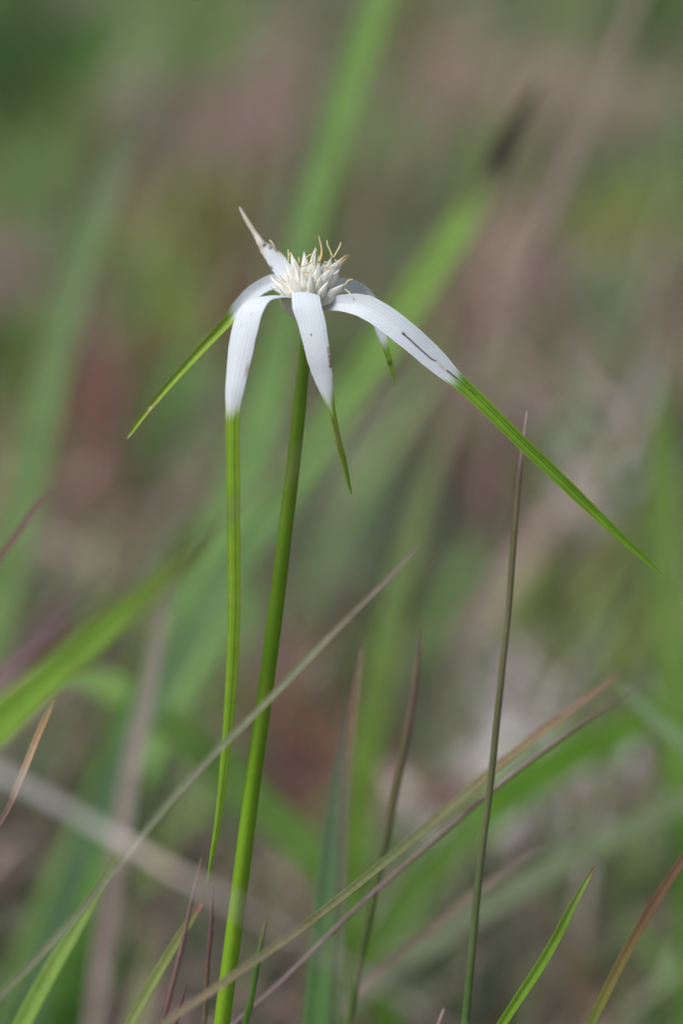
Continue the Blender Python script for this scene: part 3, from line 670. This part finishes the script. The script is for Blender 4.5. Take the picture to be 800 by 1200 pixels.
def spikelet(tip, base, wpx, seed, tint=0.0, browntip=0.0, nsc=3):
    """a lance shaped spikelet of several overlapping boat shaped scales"""
    r = np.random.default_rng(seed)
    A, B = P(*base), P(*tip)
    ax = nrm(B - A); L = np.linalg.norm(B - A)
    to = nrm(CAM - A); s0 = nrm(np.cross(ax, to)); n0 = np.cross(s0, ax)
    wd = wpx * mpp(0) / 2 * 1.12
    B0 = B; L = L * r.uniform(1.03, 1.12)
    V, F, C = [], [], []
    nl, na = 10, 9
    for k in range(nsc):
        phi = 2 * np.pi * k / nsc * 1.0 + r.uniform(-.35, .35)
        start = [0, .06, .16, .24, .3][k % 5] * L
        ln = L * [0.80, 0.86, 0.84, 0.76, .7][k % 5]
        if k == 2: ln = L - start
        open_ = .06 + .13 * r.uniform()
        b0 = len(V)
        cw = r.uniform(.9, 1.05)
        for i in range(nl):
            t = i / (nl - 1)
            wr = wd * (.55 + .45 * min(t / .3, 1)) * (1 - max(t - .3, 0) / .7) ** .85 * 1.05 + wd * .012
            cen = A + ax * (start + ln * t) + (s0 * np.cos(phi) + n0 * np.sin(phi)) * (open_ * L * t ** 2 * (1 - .5 * t))
            for j in range(na):
                a = phi + (j / (na - 1) - .5) * 2.5
                keel = .92 + .30 * np.exp(-((j - (na - 1) / 2) / .8) ** 2)
                V.append(cen + (s0 * np.cos(a) + n0 * np.sin(a)) * wr * keel * (1.0 - .12 * k / nsc))
                col = np.array((.93, .93, .88)) * cw * (1 - .03 * r.uniform())
                g_ = np.clip(.8 - t, 0, 1) * (.3 + 1.3 * tint)  # yellowish towards the base, painting the shadow in the gaps between spikelets
                col = col * (1 - g_) + np.array((.60, .62, .30)) * g_
                edge_ = abs(j - (na - 1) / 2) / ((na - 1) / 2)
                col = col * (1 - .08 * (1 - edge_))
                if browntip:
                    bt = np.clip((t - (1 - browntip)) / browntip * 1.6, 0, 1)
                    col = col * (1 - bt) + np.array((.58, .42, .24)) * bt
                C.append(col)
        for i in range(nl - 1):
            for j in range(na - 1):
                a = b0 + i * na + j
                F.append((a, a + 1, a + na + 1, a + na))
    return new_mesh('spikelet', V, F, np.clip(np.array(C), 0, 1), M_SPIKE, head)

SPK = [  # tip (px,py,z), base, width px, tint, brown tip
    ((318, 323.5, 1), (341, 347, 2), 11, .1, 0), ((320, 337, 3), (345, 350, 2), 8, .2, 0), ((335.5, 308.5, 1), (348, 342, 3), 10, .25, 0), ((342, 297, -1), (351, 337, 0), 11.5, 0, 0),
    ((344, 323, 4), (354, 348, 4), 8.5, .1, 0), ((357.5, 296.5, -2), (357, 334, 0), 11, .05, 0), ((353, 318, 5), (360, 348, 4.5), 12, .1, 0),
    ((371, 292, -1), (364, 332, 1), 13, 0, .1), ((375.5, 308, 2), (365, 342, 3), 11, .1, 0), ((391, 314, 3), (366, 343, 4), 13.5, .3, .06), ((407.5, 300, 0), (379, 324, 1), 8.5, .35, .5),
    ((389, 301.5, -1), (380, 325, 0), 9, 0, 0), ((399, 315.5, 1), (379, 339, 2), 11, 0, 0), ((385.5, 329, 5), (372, 350, 5), 9.5, .15, 0), ((404.5, 334, 3), (374, 355, 4), 12.5, .1, .05),
    ((401.5, 342, 2), (378, 357, 2), 9, .25, 0), ((327, 318, -3), (346, 340, -1), 9, .2, 0), ((381, 309, -4), (370, 335, -2), 10, .1, 0),
    ((331, 329, 4), (349, 349, 4), 8.5, .15, 0), ((339, 325, 6), (353, 349, 6), 9, .1, 0), ((326, 335, 5), (346, 351, 5), 8, .1, 0), ((346, 311, 3), (354, 345, 4.5), 9, .15, 0), ((365, 318, 6), (363, 347, 6), 8.5, .2, 0), ((377, 322, 5), (368, 347, 5), 9, .3, 0), ((393, 323, -3), (376, 340, -2), 9, .1, 0)]
for i, (t_, b_, w_, ti, br) in enumerate(SPK):
    spikelet(t_, b_, w_, 100 + i, ti, br)
YEL = (.80, .73, .40); TNS = (.68, .52, .30)
STM = [([(389.5, 302, 0), (386.5, 293, 0), (384, 288, 0), (382.8, 281, 0)], 1.9, YEL), ([(390.5, 302, 0), (394.5, 295, 0), (398, 289, 0), (399.5, 283.5, 0)], 1.9, YEL),
       ([(338.5, 307, 2), (338, 300, 2), (337.7, 292, 2)], 1.8, YEL), ([(338.3, 300, 2.2), (340, 297, 2), (341, 295.5, 2)], 1.4, YEL), ([(350.5, 308, 2), (350, 301, 2)], 1.7, YEL),
       ([(358, 302, 3), (362, 299.5, 3), (366, 297.5, 3)], 1.5, YEL), ([(404, 335, 3), (407, 330, 3.2), (410.5, 328, 3.2), (414, 327.3, 3)], 1.9, YEL), ([(404, 339, 3.5), (408, 342, 4), (411.5, 346, 5), (414.5, 350.5, 6)], 1.9, (.7, .62, .36)),
       ([(354, 318.5, 6), (359, 319.5, 6), (365, 319.5, 6)], 1.5, (.75, .62, .35)), ([(352, 313, 5), (360, 310, 5), (368, 306, 5)], 1.2, (.62, .5, .33)), ([(379.5, 309, 2), (381, 307, 2.5), (384, 307.5, 2.5)], 1.6, YEL),
       ([(372.5, 308, 3), (375.5, 301, 2.5), (377, 294, 1.5), (375.5, 285, 0), (373.2, 276, -.5)], 2.4, (.55, .42, .27)), ([(374.5, 307, 3), (376.5, 300, 2.5), (376.8, 293, 1.5)], 3.0, (.72, .48, .18)), ([(371, 294.5, 1), (369.5, 291.5, 1), (370, 291, 1)], 1.9, YEL),
       ([(367.5, 311, 4), (366.5, 302, 3), (370, 294, 2)], 1.3, TNS), ([(392, 304, 1), (393.8, 306, 1), (393, 309, 1)], 1.4, YEL), ([(387, 316, 5), (382, 313, 5), (379, 316, 5)], 1.3, TNS)]
for pts, wpx, col in STM:
    mini('stamen', pts, wpx, col, M_SPIKE, head)
